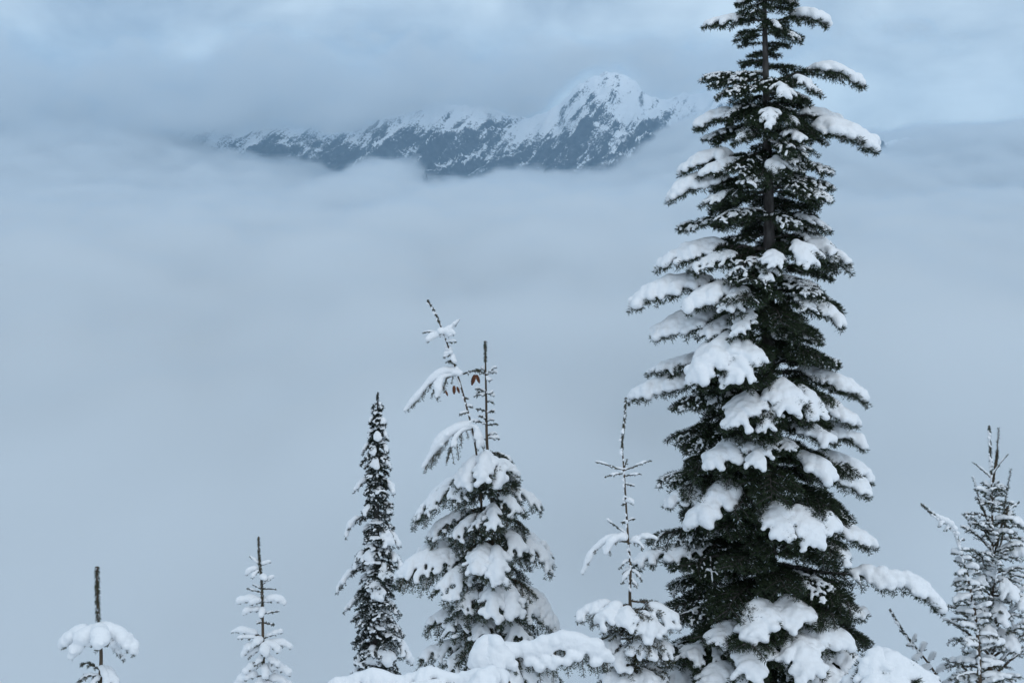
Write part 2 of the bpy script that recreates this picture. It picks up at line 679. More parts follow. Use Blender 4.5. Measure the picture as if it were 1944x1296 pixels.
# gullies: noise stretched down the fall line, which runs to the lower left
cbn = n.new('ShaderNodeCombineXYZ')
wv = math_('MULTIPLY', math_('SUBTRACT', noise(0.006, 3), 0.5), 1.6)
l.new(math_('ADD', math_('MULTIPLY', math_('MULTIPLY_ADD', sp.outputs['Z'], -0.85, sp.outputs['X']), 0.017), wv), cbn.inputs[0])
l.new(math_('MULTIPLY', math_('MULTIPLY_ADD', sp.outputs['Z'], 0.85, sp.outputs['X']), 0.0024), cbn.inputs[1])
gz = noise(1.0, 6, 0.66, cbn.outputs[0])
n3 = noise(0.08, 5, 0.75)
slope = sn.outputs['Z']
# the chance that snow lies: higher up, flatter, broken by rock ribs and gullies
v = math_('MULTIPLY_ADD', math_('MINIMUM', sp.outputs['Z'], 300.0), 0.0022, -0.15)
v = math_('ADD', v, math_('MULTIPLY', math_('SUBTRACT', n1, 0.5), 1.1))
v = math_('ADD', v, math_('MULTIPLY', math_('SUBTRACT', gz, 0.5), 2.7))
v = math_('ADD', v, math_('MULTIPLY', math_('SUBTRACT', n2, 0.5), 2.2))
v = math_('ADD', v, math_('MULTIPLY', math_('SUBTRACT', n3, 0.5), 1.9))
v = math_('ADD', v, math_('MULTIPLY', math_('SUBTRACT', slope, 0.78), 1.2))
cover = mrange(v, -0.10, 0.20)
rock = n.new('ShaderNodeValToRGB')
rock.color_ramp.elements[0].color = (0.022, 0.030, 0.040, 1)
rock.color_ramp.elements[0].position = 0.35
rock.color_ramp.elements[1].color = (0.075, 0.085, 0.10, 1)
rock.color_ramp.elements[1].position = 0.7
l.new(noise(0.03, 5, 0.6), rock.inputs[0])
cm = n.new('ShaderNodeMix')
cm.data_type = 'RGBA'
l.new(cover, cm.inputs['Factor'])
l.new(rock.outputs[0], cm.inputs['A'])
cm.inputs['B'].default_value = (0.86, 0.89, 0.92, 1)
l.new(cm.outputs['Result'], b.inputs['Base Color'])
bu = n.new('ShaderNodeBump')
bu.inputs['Strength'].default_value = 0.8
bu.inputs['Distance'].default_value = 12
l.new(n1, bu.inputs['Height'])
l.new(bu.outputs[0], b.inputs['Normal'])
mt = link('mountain', mesh_from('mountain', np.stack([MX.ravel(), MY.ravel(), MZ.ravel()], 1), [quads], M_MTN))
mt['kind'] = 'structure'
mt['label'] = 'snow streaked rocky mountain ridge rising out of the clouds'


# ------------------------------------------------------------------ clouds: the sea of fog in the valley and the cloud deck on the ridge
def curve_px(pts, Y):
    q = np.array([at(p[0], p[1], Y) for p in pts])
    return q[:, 0], q[:, 2]


def cloud_volume(name, lo, hi, res, build):
    ng = bpy.data.node_groups.new(name, 'GeometryNodeTree')
    ng.interface.new_socket('Geometry', in_out='OUTPUT', socket_type='NodeSocketGeometry')
    gn, gl = ng.nodes, ng.links
    vc = gn.new('GeometryNodeVolumeCube')
    vc.inputs['Min'].default_value = lo
    vc.inputs['Max'].default_value = hi
    for k, r_ in zip('XYZ', res):
        vc.inputs['Resolution ' + k].default_value = r_
    sm = gn.new('GeometryNodeSetMaterial')
    go = gn.new('NodeGroupOutput')
    m = bpy.data.materials.new(name)
    m.use_nodes = True
    t = m.node_tree
    t.nodes.clear()
    pv = t.nodes.new('ShaderNodeVolumePrincipled')
    mo = t.nodes.new('ShaderNodeOutputMaterial')
    t.links.new(pv.outputs[0], mo.inputs['Volume'])
    vi = t.nodes.new('ShaderNodeVolumeInfo')
    vr = t.nodes.new('ShaderNodeMapRange')
    t.links.new(vi.outputs['Density'], vr.inputs[0])
    vr.inputs[1].default_value, vr.inputs[2].default_value = 0.006, 0.10
    vm = t.nodes.new('ShaderNodeMix')
    vm.data_type = 'RGBA'
    t.links.new(vr.outputs[0], vm.inputs['Factor'])
    vm.inputs['A'].default_value = (0.52, 0.77, 1.0, 1)          # clear air scatters blue
    vm.inputs['B'].default_value = (0.936, 0.957, 0.970, 1)      # cloud scatters white
    t.links.new(vm.outputs['Result'], pv.inputs['Color'])
    pv.inputs['Density'].default_value = 0.01        # the grid holds a hundred times the density
    sm.inputs['Material'].default_value = m
    gl.new(build(gn, gl), vc.inputs['Density'])
    gl.new(vc.outputs[0], sm.inputs[0])
    gl.new(sm.outputs[0], go.inputs[0])
    me = bpy.data.meshes.new(name)
    me.materials.append(m)
    o = link(name, me)
    o.modifiers.new('volume', 'NODES').node_group = ng
    o['kind'] = 'stuff'
    return o


FOG_TOP = [(-400, 215), (0, 222), (200, 236), (340, 262), (430, 288), (520, 296), (600, 312), (660, 330), (700, 318), (745, 298), (800, 301), (822, 338),
           (870, 334), (930, 322), (1000, 318), (1070, 324), (1120, 318), (1180, 294), (1230, 262), (1290, 232), (1330, 216), (1380, 218), (1450, 236),
           (1540, 268), (1600, 292), (1670, 288), (1720, 270), (1780, 246), (1850, 232), (2300, 222)]
DECK = [(-400, 300), (0, 305), (200, 305), (320, 288), (400, 264), (480, 262), (530, 250), (590, 258), (650, 260), (700, 250), (760, 230), (820, 218), (880, 216), (940, 224),
        (1000, 226), (1040, 208), (1075, 174), (1110, 146), (1150, 136), (1195, 150), (1225, 172), (1280, 186), (1340, 176), (1420, 150), (1500, 110), (1600, 80), (1700, 70),
        (1780, 60), (2300, 50)]


def cloud_field(gn, gl):
    def mth(op, a, b_=None, c_=None):
        k = gn.new('ShaderNodeMath')
        k.operation = op
        for i, v_ in enumerate((a, b_, c_)):
            if v_ is None:
                continue
            if isinstance(v_, (int, float)):
                k.inputs[i].default_value = v_
            else:
                gl.new(v_, k.inputs[i])
        return k.outputs[0]

    pos = gn.new('GeometryNodeInputPosition')
    s = gn.new('ShaderNodeSeparateXYZ')
    gl.new(pos.outputs[0], s.inputs[0])
    X, Y, Z = s.outputs

    def nse(scale, detail, stretch=(1, 1, 1), off=(0, 0, 0), rough=0.55):
        vm = gn.new('ShaderNodeVectorMath')
        vm.operation = 'MULTIPLY_ADD'
        gl.new(pos.outputs[0], vm.inputs[0])
        vm.inputs[1].default_value = [scale * k for k in stretch]
        vm.inputs[2].default_value = off
        z = gn.new('ShaderNodeTexNoise')
        z.inputs['Scale'].default_value = 1.0
        z.inputs['Detail'].default_value = detail
        z.inputs['Roughness'].default_value = rough
        gl.new(vm.outputs[0], z.inputs['Vector'])
        return z.outputs['Fac']

    def lookup(pts, Yd):
        xs, zs = curve_px(pts, Yd)
        z0, z1 = zs.min() - 10, zs.max() + 10
        k = gn.new('ShaderNodeFloatCurve')
        c = k.mapping.curves[0]
        x0, x1 = xs[0], xs[-1]
        P_ = [((x - x0) / (x1 - x0), (z - z0) / (z1 - z0)) for x, z in zip(xs, zs)]
        c.points[0].location = P_[0]
        c.points[1].location = P_[-1]
        for p_ in P_[1:-1]:
            c.points.new(*p_)
        for p_ in c.points:
            p_.handle_type = 'AUTO_CLAMPED'
        k.mapping.update()
        nx = mth('MULTIPLY_ADD', X, 1 / (x1 - x0), -x0 / (x1 - x0))
        gl.new(nx, k.inputs['Value'])
        return mth('MULTIPLY_ADD', k.outputs[0], z1 - z0, z0)

    def step(v_, a, b_):
        k = gn.new('ShaderNodeMapRange')
        k.interpolation_type = 'SMOOTHSTEP'
        gl.new(v_, k.inputs[0])
        k.inputs[1].default_value = a
        k.inputs[2].default_value = b_
        return k.outputs[0]

    n_fine = mth('SUBTRACT', nse(0.0056, 6, (1, 0.7, 1.0), (0, 0, 0), 0.62), 0.5)
    n_tiny = mth('SUBTRACT', nse(0.014, 3, (1, 0.6, 1.2), (1.3, 0, 5)), 0.5)
    n_mid = mth('SUBTRACT', nse(0.0024, 4, (1, 0.8, 1.3), (7.7, 0, 0)), 0.5)
    n_big = mth('SUBTRACT', nse(0.0011, 3, (1, 1, 1.6), (3.1, 0, 0)), 0.5)
    # the sea of fog: its top falls from the ridge to well under the camera on this side of the valley
    far = step(Y, 3800, 6100)
    top_far = lookup(FOG_TOP, 6400.0)
    top_near = mth('MULTIPLY_ADD', n_big, 150, -120)
    top = mth('ADD', mth('MULTIPLY', top_far, far), mth('MULTIPLY', top_near, mth('SUBTRACT', 1.0, far)))
    top = mth('ADD', mth('MULTIPLY_ADD', n_fine, 230, top), mth('MULTIPLY_ADD', n_mid, 110, mth('MULTIPLY', n_tiny, 80)))
    d1 = step(mth('SUBTRACT', top, Z), -4, 55)
    d1 = mth('MULTIPLY', d1, mth('MULTIPLY', step(Y, 120, 420), mth('MULTIPLY_ADD', n_mid, 1.6, 1.0)))
    d1 = mth('MAXIMUM', d1, 0.0)
    # the deck that hides the crest
    base = lookup(DECK, 6400.0)
    base = mth('ADD', mth('MULTIPLY_ADD', n_fine, -230, base), mth('MULTIPLY_ADD', n_mid, -110, mth('MULTIPLY', n_tiny, -90)))
    d2 = step(mth('SUBTRACT', Z, base), -6, 100)
    lid = step(mth('ADD', Z, mth('ADD', mth('MULTIPLY', n_big, -900), mth('MULTIPLY', n_mid, -700))), 640, 380)
    d2 = mth('MULTIPLY', mth('MULTIPLY', d2, lid), step(Y, 5000, 6300))
    d2 = mth('MULTIPLY', d2, mth('MULTIPLY_ADD', n_mid, 5.5, 0.65))
    d = mth('ADD', mth('MULTIPLY', d1, 1.0), mth('MULTIPLY', mth('MAXIMUM', d2, 0.0), 0.32))
    d = mth('ADD', d, mth('MULTIPLY', step(Z, 750, 250), 0.0074))          # thin haze over the whole valley
    return mth('MULTIPLY', d, step(Y, 100, 300))


clouds = cloud_volume('clouds', (-4200, 100, -520), (4400, 8300, 1400), (320, 160, 120), cloud_field)
clouds['label'] = 'sea of fog in the valley and cloud bank on the ridge'

# ------------------------------------------------------------------ the big fir
fir = Tree('fir_tree', 'tallest tree, a dark fir with long snow laden boughs',
           11.0, [(1449, -190), (1450, -60), (1452, 60), (1456, 250), (1460, 420), (1458, 650), (1456, 900), (1455, 1120), (1453, 1300)],
           [1.5, 4, 7, 10, 12, 15, 18, 21, 24], M_FIR, needle_len=7.2, voxel=2.4, dens=360)
# boughs seen one by one: tip (px, py, depth px), row on the stem, snow, and how they bend
FB = [
    # top, left
    ((1398, 8, -10), -8, .12, 30, 11), ((1343, 48, -10), 30, .06, 34, 10), ((1400, 66, -30), 50, .05, 18, 0), ((1402, 88, 5), 76, .05, 12, 0),
    ((1418, 108, 0), 103, .05, 8, 0), ((1402, 119, -10), 114, .03, 10, 0), ((1474, 92, 0), 100, -.05, 8, 0), ((1488, 126, 10), 122, .0, 10, 0),
    # top, right
    ((1509, 8, 10), -6, .05, 26, 9), ((1574, 52, -10), 46, .22, 36, 17), ((1512, 74, -40), 56, .15, 30, 10), ((1476, 56, -50), 40, .2, 22, 11),
    # second tier
    ((1336, 147, 10), 134, .02, 42, 7), ((1343, 164, -30), 140, .05, 34, 5), ((1366, 183, -60), 150, .10, 30, 6), ((1640, 168, 5), 158, .26, 46, 15),
    ((1549, 178, -70), 152, .25, 40, 14), ((1494, 190, -90), 158, .25, 34, 14), ((1530, 192, 50), 165, .1, 30, 10), ((1393, 210, -30), 190, .1, 26, 6),
    ((1510, 213, -20), 197, .05, 24, 5),
    # third tier
    ((1320, 242, 0), 208, .16, 44, 15), ((1372, 228, -40), 205, .2, 30, 9), ((1463, 248, -110), 205, .3, 26, 14), ((1664, 284, -10), 232, .18, 52, 20),
    ((1605, 248, 60), 210, .15, 46, 16), ((1512, 240, -60), 215, .2, 30, 12), ((1405, 272, -80), 238, .2, 30, 14), ((1524, 270, -70), 240, .15, 34, 14),
    ((1340, 262, 40), 235, .1, 36, 8),
    # fourth
    ((1292, 328, 0), 285, .16, 42, 17), ((1330, 336, -40), 300, .14, 34, 14), ((1482, 330, -90), 285, .2, 32, 15), ((1514, 328, -70), 290, .2, 30, 14),
    ((1578, 326, 10), 296, .1, 40, 8), ((1582, 358, 20), 320, .1, 40, 7), ((1272, 376, -10), 330, .18, 46, 19), ((1338, 388, -50), 345, .1, 40, 9),
    ((1577, 374, -40), 340, .08, 44, 8), ((1420, 350, -100), 315, .2, 34, 8), ((1288, 432, 20), 402, .08, 48, 7), ((1569, 432, 10), 398, .1, 46, 9),
    ((1358, 420, -60), 385, .12, 40, 6), ((1500, 428, -70), 390, .12, 36, 6),
    # fifth
    ((1252, 508, 0), 440, .16, 56, 17), ((1312, 516, -50), 462, .14, 44, 10), ((1540, 504, -90), 440, .28, 50, 21), ((1470, 510, -110), 455, .2, 36, 14),
    ((1611, 508, 0), 440, .20, 50, 16), ((1575, 468, 40), 432, .12, 44, 10), ((1455, 540, -110), 490, .25, 34, 15), ((1400, 520, -90), 470, .15, 42, 8),
    ((1548, 546, -30), 505, .1, 40, 7),
    # sixth
    ((1198, 576, 0), 520, .14, 62, 21), ((1300, 592, -80), 525, .18, 48, 19), ((1380, 592, -110), 530, .22, 46, 18), ((1598, 616, -20), 545, .22, 52, 17),
    ((1540, 590, -80), 545, .2, 40, 13), ((1240, 642, -10), 570, .16, 62, 20), ((1330, 640, -70), 580, .15, 50, 12), ((1398, 640, -130), 580, .25, 36, 15),
    ((1520, 640, -70), 600, .1, 44, 8), ((1560, 650, 20), 610, .1, 40, 8), ((1595, 692, 0), 640, .08, 36, 8),
    # seventh
    ((1322, 728, -140), 615, .30, 66, 25), ((1392, 730, -160), 620, .32, 56, 25), ((1236, 708, 10), 655, .1, 50, 11), ((1199, 758, 0), 690, .12, 56, 17),
    ((1278, 770, -40), 700, .05, 56, 6), ((1400, 812, -150), 700, .26, 60, 22), ((1452, 824, -150), 705, .28, 40, 19), ((1500, 786, -140), 680, .34, 56, 23),
    ((1552, 800, -120), 685, .34, 50, 22), ((1645, 760, 10), 690, .2, 52, 17), ((1585, 734, 30), 680, .15, 50, 15), ((1624, 804, -30), 720, .18, 52, 18),
    ((1638, 842, -10), 770, .12, 54, 16), ((1575, 840, -90), 765, .15, 46, 15),
    # eighth
    ((1276, 830, 0), 770, .04, 60, 4), ((1350, 892, -120), 830, .24, 54, 20), ((1435, 890, -150), 826, .26, 46, 20), ((1250, 912, 10), 850, .05, 62, 6),
    ((1582, 915, -110), 830, .24, 52, 20), ((1650, 938, 0), 850, .2, 58, 21), ((1655, 912, 50), 840, .16, 54, 18), ((1618, 980, 10), 900, .04, 60, 4),
    ((1320, 1000, -110), 875, .30, 66, 25), ((1264, 965, -50), 880, .2, 50, 17), ((1500, 860, -120), 810, .15, 40, 12),
    # ninth
    ((1480, 1028, -170), 925, .34, 56, 23), ((1545, 1040, -160), 930, .36, 64, 27), ((1585, 1010, -120), 930, .24, 50, 20), ((1655, 1032, -10), 950, .12, 58, 16),
    ((1610, 1062, -60), 980, .12, 56, 15), ((1234, 1022, 10), 960, .03, 60, 4), ((1204, 1072, -20), 1000, .08, 56, 14), ((1290, 1080, -80), 1010, .05, 66, 4),
    ((1270, 1110, 20), 1050, .03, 64, 4), ((1560, 1120, -100), 1050, .1, 60, 8),
    # tenth and below
    ((1520, 1190, -160), 1090, .2, 70, 20), ((1432, 1226, -190), 1110, .34, 56, 25), ((1600, 1232, -140), 1110, .22, 64, 22),
    ((1642, 1170, -40), 1100, .12, 60, 16), ((1360, 1226, -150), 1130, .14, 60, 16), ((1290, 1170, -60), 1110, .05, 70, 5),
    ((1300, 1250, -110), 1150, .08, 70, 10), ((1250, 1240, 0), 1160, .06, 70, 8), ((1420, 1290, -220), 1180, .25, 64, 20), ((1540, 1290, -220), 1190, .3, 64, 23),
    ((1640, 1280, -110), 1170, .2, 70, 18), ((1340, 1310, -180), 1200, .15, 70, 16), ((1605, 1330, -190), 1210, .25, 66, 20),
    ((1236, 1310, -60), 1210, .1, 72, 14), ((1210, 1280, 30), 1200, .06, 70, 8),
]
for tip, by, arch, W, snow in FB:
    side = abs(tip[0] - 1456) > 105
    if side:                                   # reaching sideways: nearly level, a thick pillow on the outer half
        by += 0.5 * (tip[1] - by)
        arch = 0.6 * arch + 0.02
    else:                                      # reaching out of the crown: seen end on
        by += 0.48 * (tip[1] - by)
        arch *= 0.75
    ln = math.hypot(math.hypot(tip[0] - 1456, tip[1] - by), tip[2])
    fir.bough(tip, by, arch, W * (0.9 if side else 1.0), snow if snow > 8 else 0, cover=(0.40 if side else 0.50, 1.0), sides=max(7, int(ln / 9)),
              droop=0.45 if side else 0.4, light=0.0 if snow > 8 else snow / 12.0, K=0.68 if side else (0.45 if by < 1120 else 0.55), stop=(0.5, 0.85))
# the long bough that reaches out to the right near the bottom
fir.bough((1788, 1160, -30), 1065, W=52, snow=24, cover=(0.44, 1), sides=26, droop=0.5, K=0.62, via=[(1560, 1085, -20), (1660, 1092, -30), (1740, 1112, -30)])
# the sheltered dark boughs that fill the crown
ENV = [(-190, 4), (-100, 40), (0, 62), (60, 70), (80, 40), (120, 44), (150, 92), (240, 105), (320, 112), (430, 125), (520, 138), (620, 150), (720, 160), (830, 168), (930, 176),
       (1050, 190), (1150, 205), (1250, 225), (1420, 240), (1700, 200)]
ex, ey = [e[0] for e in ENV], [e[1] for e in ENV]
y, k = -176.0, 0
while y < 1480:
    az = k * 2.399 + rng.uniform(-0.4, 0.4)
    env = np.interp(y, ex, ey)
    ln = env * rng.uniform(0.72, 1.0)
    if math.sin(az) < -0.45 and (60 < y < 130 or 360 < y < 480):      # the stem shows through here
        az = -az
    drop = ln * rng.uniform(0.12, 0.34)
    xs = fir.stem_at(y)[0]
    cx = 972 + (xs / 11.0) * F * 0.985
    tip = (1456 + math.cos(az) * ln, y + drop + (-math.sin(az)) * ln * 0.1, math.sin(az) * ln)
    fir.bough(tip, y, rng.uniform(0.02, 0.14), 26 + 0.24 * ln, 0, sides=max(6, int(ln / 9)), droop=0.25,
              light=(float(rng.choice([0, 0, 0.15, 0.35, 0.5])) if y < 600 else float(rng.choice([0, 0, 0, 0.15, 0.3]))) if y < 1300 and not (y > 560 and math.sin(az) < -0.1) else 0)
    y += (15.5 if 20 < y < 130 else 9.0)
    k += 1

# ------------------------------------------------------------------ the spruce left of it, with a straight leader
spruce = Tree('spruce_tree', 'broad snowy spruce with drooping boughs and a straight bare leader, left of the tallest fir',
              12.0, [(921, 647), (923, 760), (925, 850), (935, 960), (938, 1120), (940, 1300)], [1.3, 2.4, 3.5, 6, 9, 12], M_SPRUCE, needle_len=5.4, voxel=2.3,
              dens=300, bark_m=M_TWIG, stem_needles=(647, 700, 3.2))
for tip, by, r_ in [((905, 701, -8), 712, 0), ((942, 697, -3), 712, 5), ((941, 706, 6), 712, 4), ((914, 697, 8), 711, 5), ((930, 722, -10), 716, 4),
                    ((903, 738, 0), 744, 3), ((938, 750, 0), 746, 4), ((901, 752, -8), 750, 4), ((906, 744, 10), 752, 3), ((936, 764, 6), 762, 4), ((934, 744, -8), 748, 4),
                    ((905, 777, 0), 781, 0), ((938, 780, 0), 784, 3), ((897, 799, -4), 806, 4), ((936, 796, 0), 800, 5), ((944, 806, 3), 808, 0), ((910, 790, -8), 796, 4),
                    ((948, 833, 0), 832, 9), ((942, 822, 6), 828, 6), ((902, 830, 6), 836, 4)]:
    spruce.bough(tip, by, .08, 8, r_ if r_ > 6 else 0, sides=4, sub=False, needle=3.0, light=0.6 if 0 < r_ <= 6 else 0)
for tip, by, arch, W, snow, hang in [
    ((880, 925, -90), 838, .30, 40, 22, .25), ((915, 918, -110), 845, .32, 36, 22, .3), ((950, 925, -90), 848, .32, 36, 20, .3), ((985, 915, 10), 862, .18, 34, 12, .3),
    ((968, 872, 20), 850, .05, 24, 10, .2), ((985, 905, -30), 860, .25, 26, 14, .4), ((785, 988, -10), 880, .26, 46, 12, .5), ((812, 950, 30), 876, .2, 44, 12, .5),
    ((850, 950, -70), 880, .3, 40, 12, .5), ((1026, 962, -10), 905, .18, 40, 14, .3), ((985, 975, -60), 905, .2, 40, 12, .4), ((940, 1010, -100), 920, .25, 34, 13, .35),
    ((812, 1020, 0), 935, .2, 46, 15, .45), ((860, 1020, -60), 945, .2, 44, 13, .4), ((905, 1005, -80), 945, .2, 36, 10, .4), ((1048, 1072, -10), 985, .2, 50, 20, .3),
    ((1000, 1050, -50), 980, .2, 44, 17, .35), ((1040, 1045, 40), 975, .15, 44, 17, .3), ((970, 1030, 20), 960, .2, 40, 14, .3),
    ((900, 1090, -110), 1005, .25, 44, 20, .3), ((948, 1110, -130), 1010, .32, 40, 22, .35), ((765, 1092, -10), 1020, .16, 56, 16, .5), ((790, 1050, 30), 1010, .10, 50, 14, .5),
    ((750, 1100, -30), 1035, .22, 58, 20, .5), ((830, 1120, -70), 1040, .2, 54, 17, .5), ((870, 1160, -90), 1065, .2, 56, 12, .55), ((1060, 1195, -10), 1075, .34, 52, 21, .6),
    ((1015, 1165, -50), 1080, .3, 50, 18, .55), ((1040, 1150, 30), 1085, .2, 50, 17, .5), ((935, 1170, -130), 1085, .3, 46, 22, .4), ((980, 1170, -120), 1090, .32, 44, 22, .4),
    ((812, 1185, -20), 1110, .12, 54, 18, .45), ((850, 1200, -70), 1125, .2, 50, 14, .5), ((905, 1215, -100), 1130, .2, 50, 14, .5), ((1000, 1215, -90), 1140, .2, 52, 12, .6),
    ((797, 1250, -20), 1185, .12, 50, 17, .35), ((850, 1262, -60), 1190, .15, 50, 15, .4), ((900, 1270, -90), 1200, .15, 50, 13, .5), ((1058, 1285, -20), 1210, .15, 52, 14, .5),
    ((1010, 1290, -70), 1210, .15, 56, 13, .6), ((960, 1280, -110), 1210, .2, 50, 14, .5), ((840, 1330, -60), 1260, .1, 54, 13, .5), ((1050, 1350, -30), 1270, .1, 54, 13, .5),
]:
    ln = math.hypot(math.hypot(tip[0] - 935, tip[1] - by), tip[2])
    by += .45 * (tip[1] - by)
    spruce.bough(tip, by, arch * .8, W * .9, snow, cover=(0.25, 1), sides=max(7, int(ln / 8)), droop=0.4, hang=hang * 1.0, K=.47, stop=(.15, .65))
k = 0
for y in np.arange(858, 1290, 9.0):
    az = k * 2.399
    ln = np.interp(y, [858, 960, 1100, 1300], [34, 66, 92, 100]) * rng.uniform(.7, 1.05)
    spruce.bough((935 + math.cos(az) * ln, y + ln * rng.uniform(.1, .5), math.sin(az) * ln), y, .12, 18 + .3 * ln, 0, sides=8, droop=.4, hang=.35, light=float(rng.choice([0, 0, .25, .5])))
    k += 1

# ------------------------------------------------------------------ the bent hemlock whose top leans over the spruce
hem = Tree('hemlock_tree', 'thin hemlock leaning left in front of the spruce, red brown cones on its bent top',
           11.6, [(811, 569), (826, 594), (838, 622), (850, 655), (862, 690), (872, 722), (882, 758), (893, 800), (903, 850, 20), (914, 960, 70), (918, 1120, 80), (920, 1300, 80)],
           [1.2, 1.5, 1.7, 1.9, 2.0, 2.2, 2.5, 3, 4, 6, 8, 10], M_SAP, needle_len=3.4, voxel=2.0, dens=260, bark_m=M_TWIG, stem_needles=(566, 625, 2.4))
hem.cushion([(812, 568, 0, 2.2), (818, 577, 0, 2.6), (824, 586, 0, 2.8), (829, 596, 0, 2.8), (833, 606, 0, 2.8), (837, 616, 0, 3)], 2.5)
hem.cushion([(838, 628, -4, 9), (846, 628, -8, 9), (830, 634, -8, 8), (853, 622, -6, 7), (822, 639, -10, 6.5), (815, 645, -12, 5), (862, 614, -4, 5), (855, 634, -10, 7), (868, 609, -4, 4),
             (847, 670, -4, 6), (855, 668, -6, 6), (866, 700, -3, 6), (862, 707, -4, 8), (872, 708, -4, 8)], 6)
for tip, by, snow, W, arch in [((802, 632, 6), 634, 4, 4, .05), ((810, 650, -12), 640, 9, 6, .2), ((872, 608, 4), 640, 6, 4, .0), ((862, 636, -14), 642, 9, 6, .2), ((866, 650, -6), 650, 5, 6, .1),
                               ((836, 634, -16), 640, 9, 6, .2), ((844, 678, -5), 672, 5, 8, .1), ((862, 690, -8), 676, 6, 8, .2), ((851, 668, 8), 668, 8, 5, .3),
                               ((850, 688, -10), 684, 0, 8, .1), ((897, 772, 0), 772, 4, 7, .1), ((886, 756, 4), 757, 0, 6, .1), ((873, 786, -6), 782, 4, 7, .05)]:
    hem.bough(tip, by, arch, W, snow, cover=(0, 1), sides=5, sub=False, needle=3.4, K=.8)
top_b = hem.bough((769, 781, -10), 712, W=13, snow=11, cover=(0, 1), sides=12, droop=.5, hang=.5, K=.85, side_snow=0, via=[(845, 709, -4), (815, 728, -8), (795, 752, -10)], sub=False, needle=4.0)
hem.bough((822, 742, -20), 713, W=18, snow=8, cover=(0, .9), sides=8, K=.8, side_snow=.3, droop=.7, hang=.9, arch=.2)
cone_b = hem.bough((915, 708, -6), 714, .12, 9, 0, sides=6, sub=False, needle=4.0, light=.3)
hem.bough((803, 889, -10), 812, W=20, snow=12, cover=(0, 1), sides=16, K=.9, side_snow=0, droop=.6, hang=.7, via=[(866, 818, -6), (840, 838, -10), (822, 862, -10)])
hem.bough((852, 865, -40), 815, W=24, snow=9, side_snow=.2, cover=(0, .8), sides=8, droop=.6, hang=.9, arch=.25)
hem.bough((914, 846, -10), 812, .3, 14, 11, cover=(0, 1), sides=7, droop=.6, hang=.6)
hem.flecks(570, 850, 60, 2.0)


def cone(px, py, ln_px, tilt, tree, branch):
    q = at(px, py, tree.Y - 8 * tree.u)
    V, Q = [], []
    n = 9
    for i in range(13):
        f = i / 12
        r = (math.sin(math.pi * (0.12 + 0.86 * f)) ** 0.7) * ln_px * 0.24 * tree.u * (1.0 if i % 2 else 0.74)
        for j in range(n):
            a = 2 * math.pi * (j + 0.5 * (i // 2 % 2)) / n
            V.append([r * math.cos(a) + tilt * f * ln_px * tree.u, r * math.sin(a), -f * ln_px * tree.u])
    for i in range(12):
        for j in range(n):
            Q.append([i * n + j, (i + 1) * n + j, (i + 1) * n + (j + 1) % n, i * n + (j + 1) % n])
    link('cone', mesh_from('cone', np.array(V) + q - tree.o, [np.array(Q), np.arange(n)[None, ::-1], np.arange(12 * n, 13 * n)[None]], M_CONE, False), branch)


for px_, py_, l_px, ti in [(901, 711, 21, -.25), (905, 711, 17, .3)]:
    cone(px_, py_, l_px, ti, hem, cone_b)
for px_, py_, l_px, ti in [(838, 728, 13, .2), (846, 741, 11, .35), (862, 732, 17, .0), (868, 734, 13, .3)]:
    cone(px_, py_, l_px, ti, hem, top_b)

# ------------------------------------------------------------------ the narrow fir
nfir = Tree('fir_tree', 'slender dark fir, a narrow snowy column left of the broad spruce', 18.0,
            [(717, 744), (717, 800), (716, 900), (714, 1050), (713, 1180), (712, 1300)], [1.2, 3.5, 5, 8, 10, 12], M_DARKFIR, needle_len=4.2, voxel=2.3, dens=380,
            stem_needles=(744, 775, 2.5))
for tip, by, arch, W, snow in [
    ((725, 776, -6), 764, .3, 6, 7), ((707, 778, -4), 766, .3, 6, 6), ((702, 803, -4), 790, .2, 10, 9), ((730, 806, -6), 790, .2, 10, 10), ((713, 808, -14), 788, .3, 8, 8),
    ((700, 832, -4), 815, .25, 12, 10), ((716, 838, -18), 815, .3, 12, 11), ((735, 834, -2), 815, .25, 12, 10), ((688, 862, -2), 845, .3, 12, 10), ((708, 866, -18), 845, .3, 12, 10),
    ((736, 860, -4), 840, .25, 12, 9), ((684, 882, 0), 865, .15, 12, 8), ((712, 892, -22), 866, .3, 14, 12), ((740, 890, -4), 868, .25, 14, 11),
    ((674, 932, 0), 912, .2, 16, 11), ((747, 936, -2), 910, .3, 16, 13), ((700, 940, -24), 912, .2, 16, 8), ((656, 1018, 0), 985, .3, 18, 13), ((690, 980, -24), 950, .2, 16, 9), ((742, 975, -10), 950, .2, 16, 9),
    ((740, 1036, -22), 1000, .3, 22, 15), ((758, 1040, -2), 1005, .3, 18, 13), ((672, 1078, -6), 1040, .25, 22, 11), ((765, 1082, -4), 1045, .25, 22, 13),
    ((700, 1070, -30), 1030, .25, 22, 10), ((641, 1123, 0), 1082, .25, 22, 14), ((735, 1100, -30), 1060, .25, 22, 10), ((716, 1140, -36), 1090, .35, 22, 17), ((765, 1120, 0), 1085, .2, 22, 11),
    ((656, 1158, 4), 1125, .12, 22, 10), ((684, 1180, -30), 1140, .2, 22, 8), ((760, 1170, -4), 1140, .2, 20, 7), ((678, 1215, -10), 1180, .15, 24, 6),
    ((765, 1205, -6), 1170, .15, 24, 6), ((762, 1230, -10), 1190, .2, 24, 7), ((735, 1266, -40), 1215, .35, 26, 20), ((706, 1262, -34), 1220, .3, 24, 17), ((781, 1262, -4), 1210, .3, 22, 16),
    ((677, 1250, -12), 1215, .12, 24, 6), ((700, 1310, -30), 1270, .2, 26, 12), ((760, 1310, -20), 1270, .2, 26, 12),
]:
    nfir.bough(tip, by, arch, W, snow if snow > 8 else 0, cover=(.42, 1), sides=7, droop=.4, light=0 if snow > 8 else .4, K=.5)
k = 0
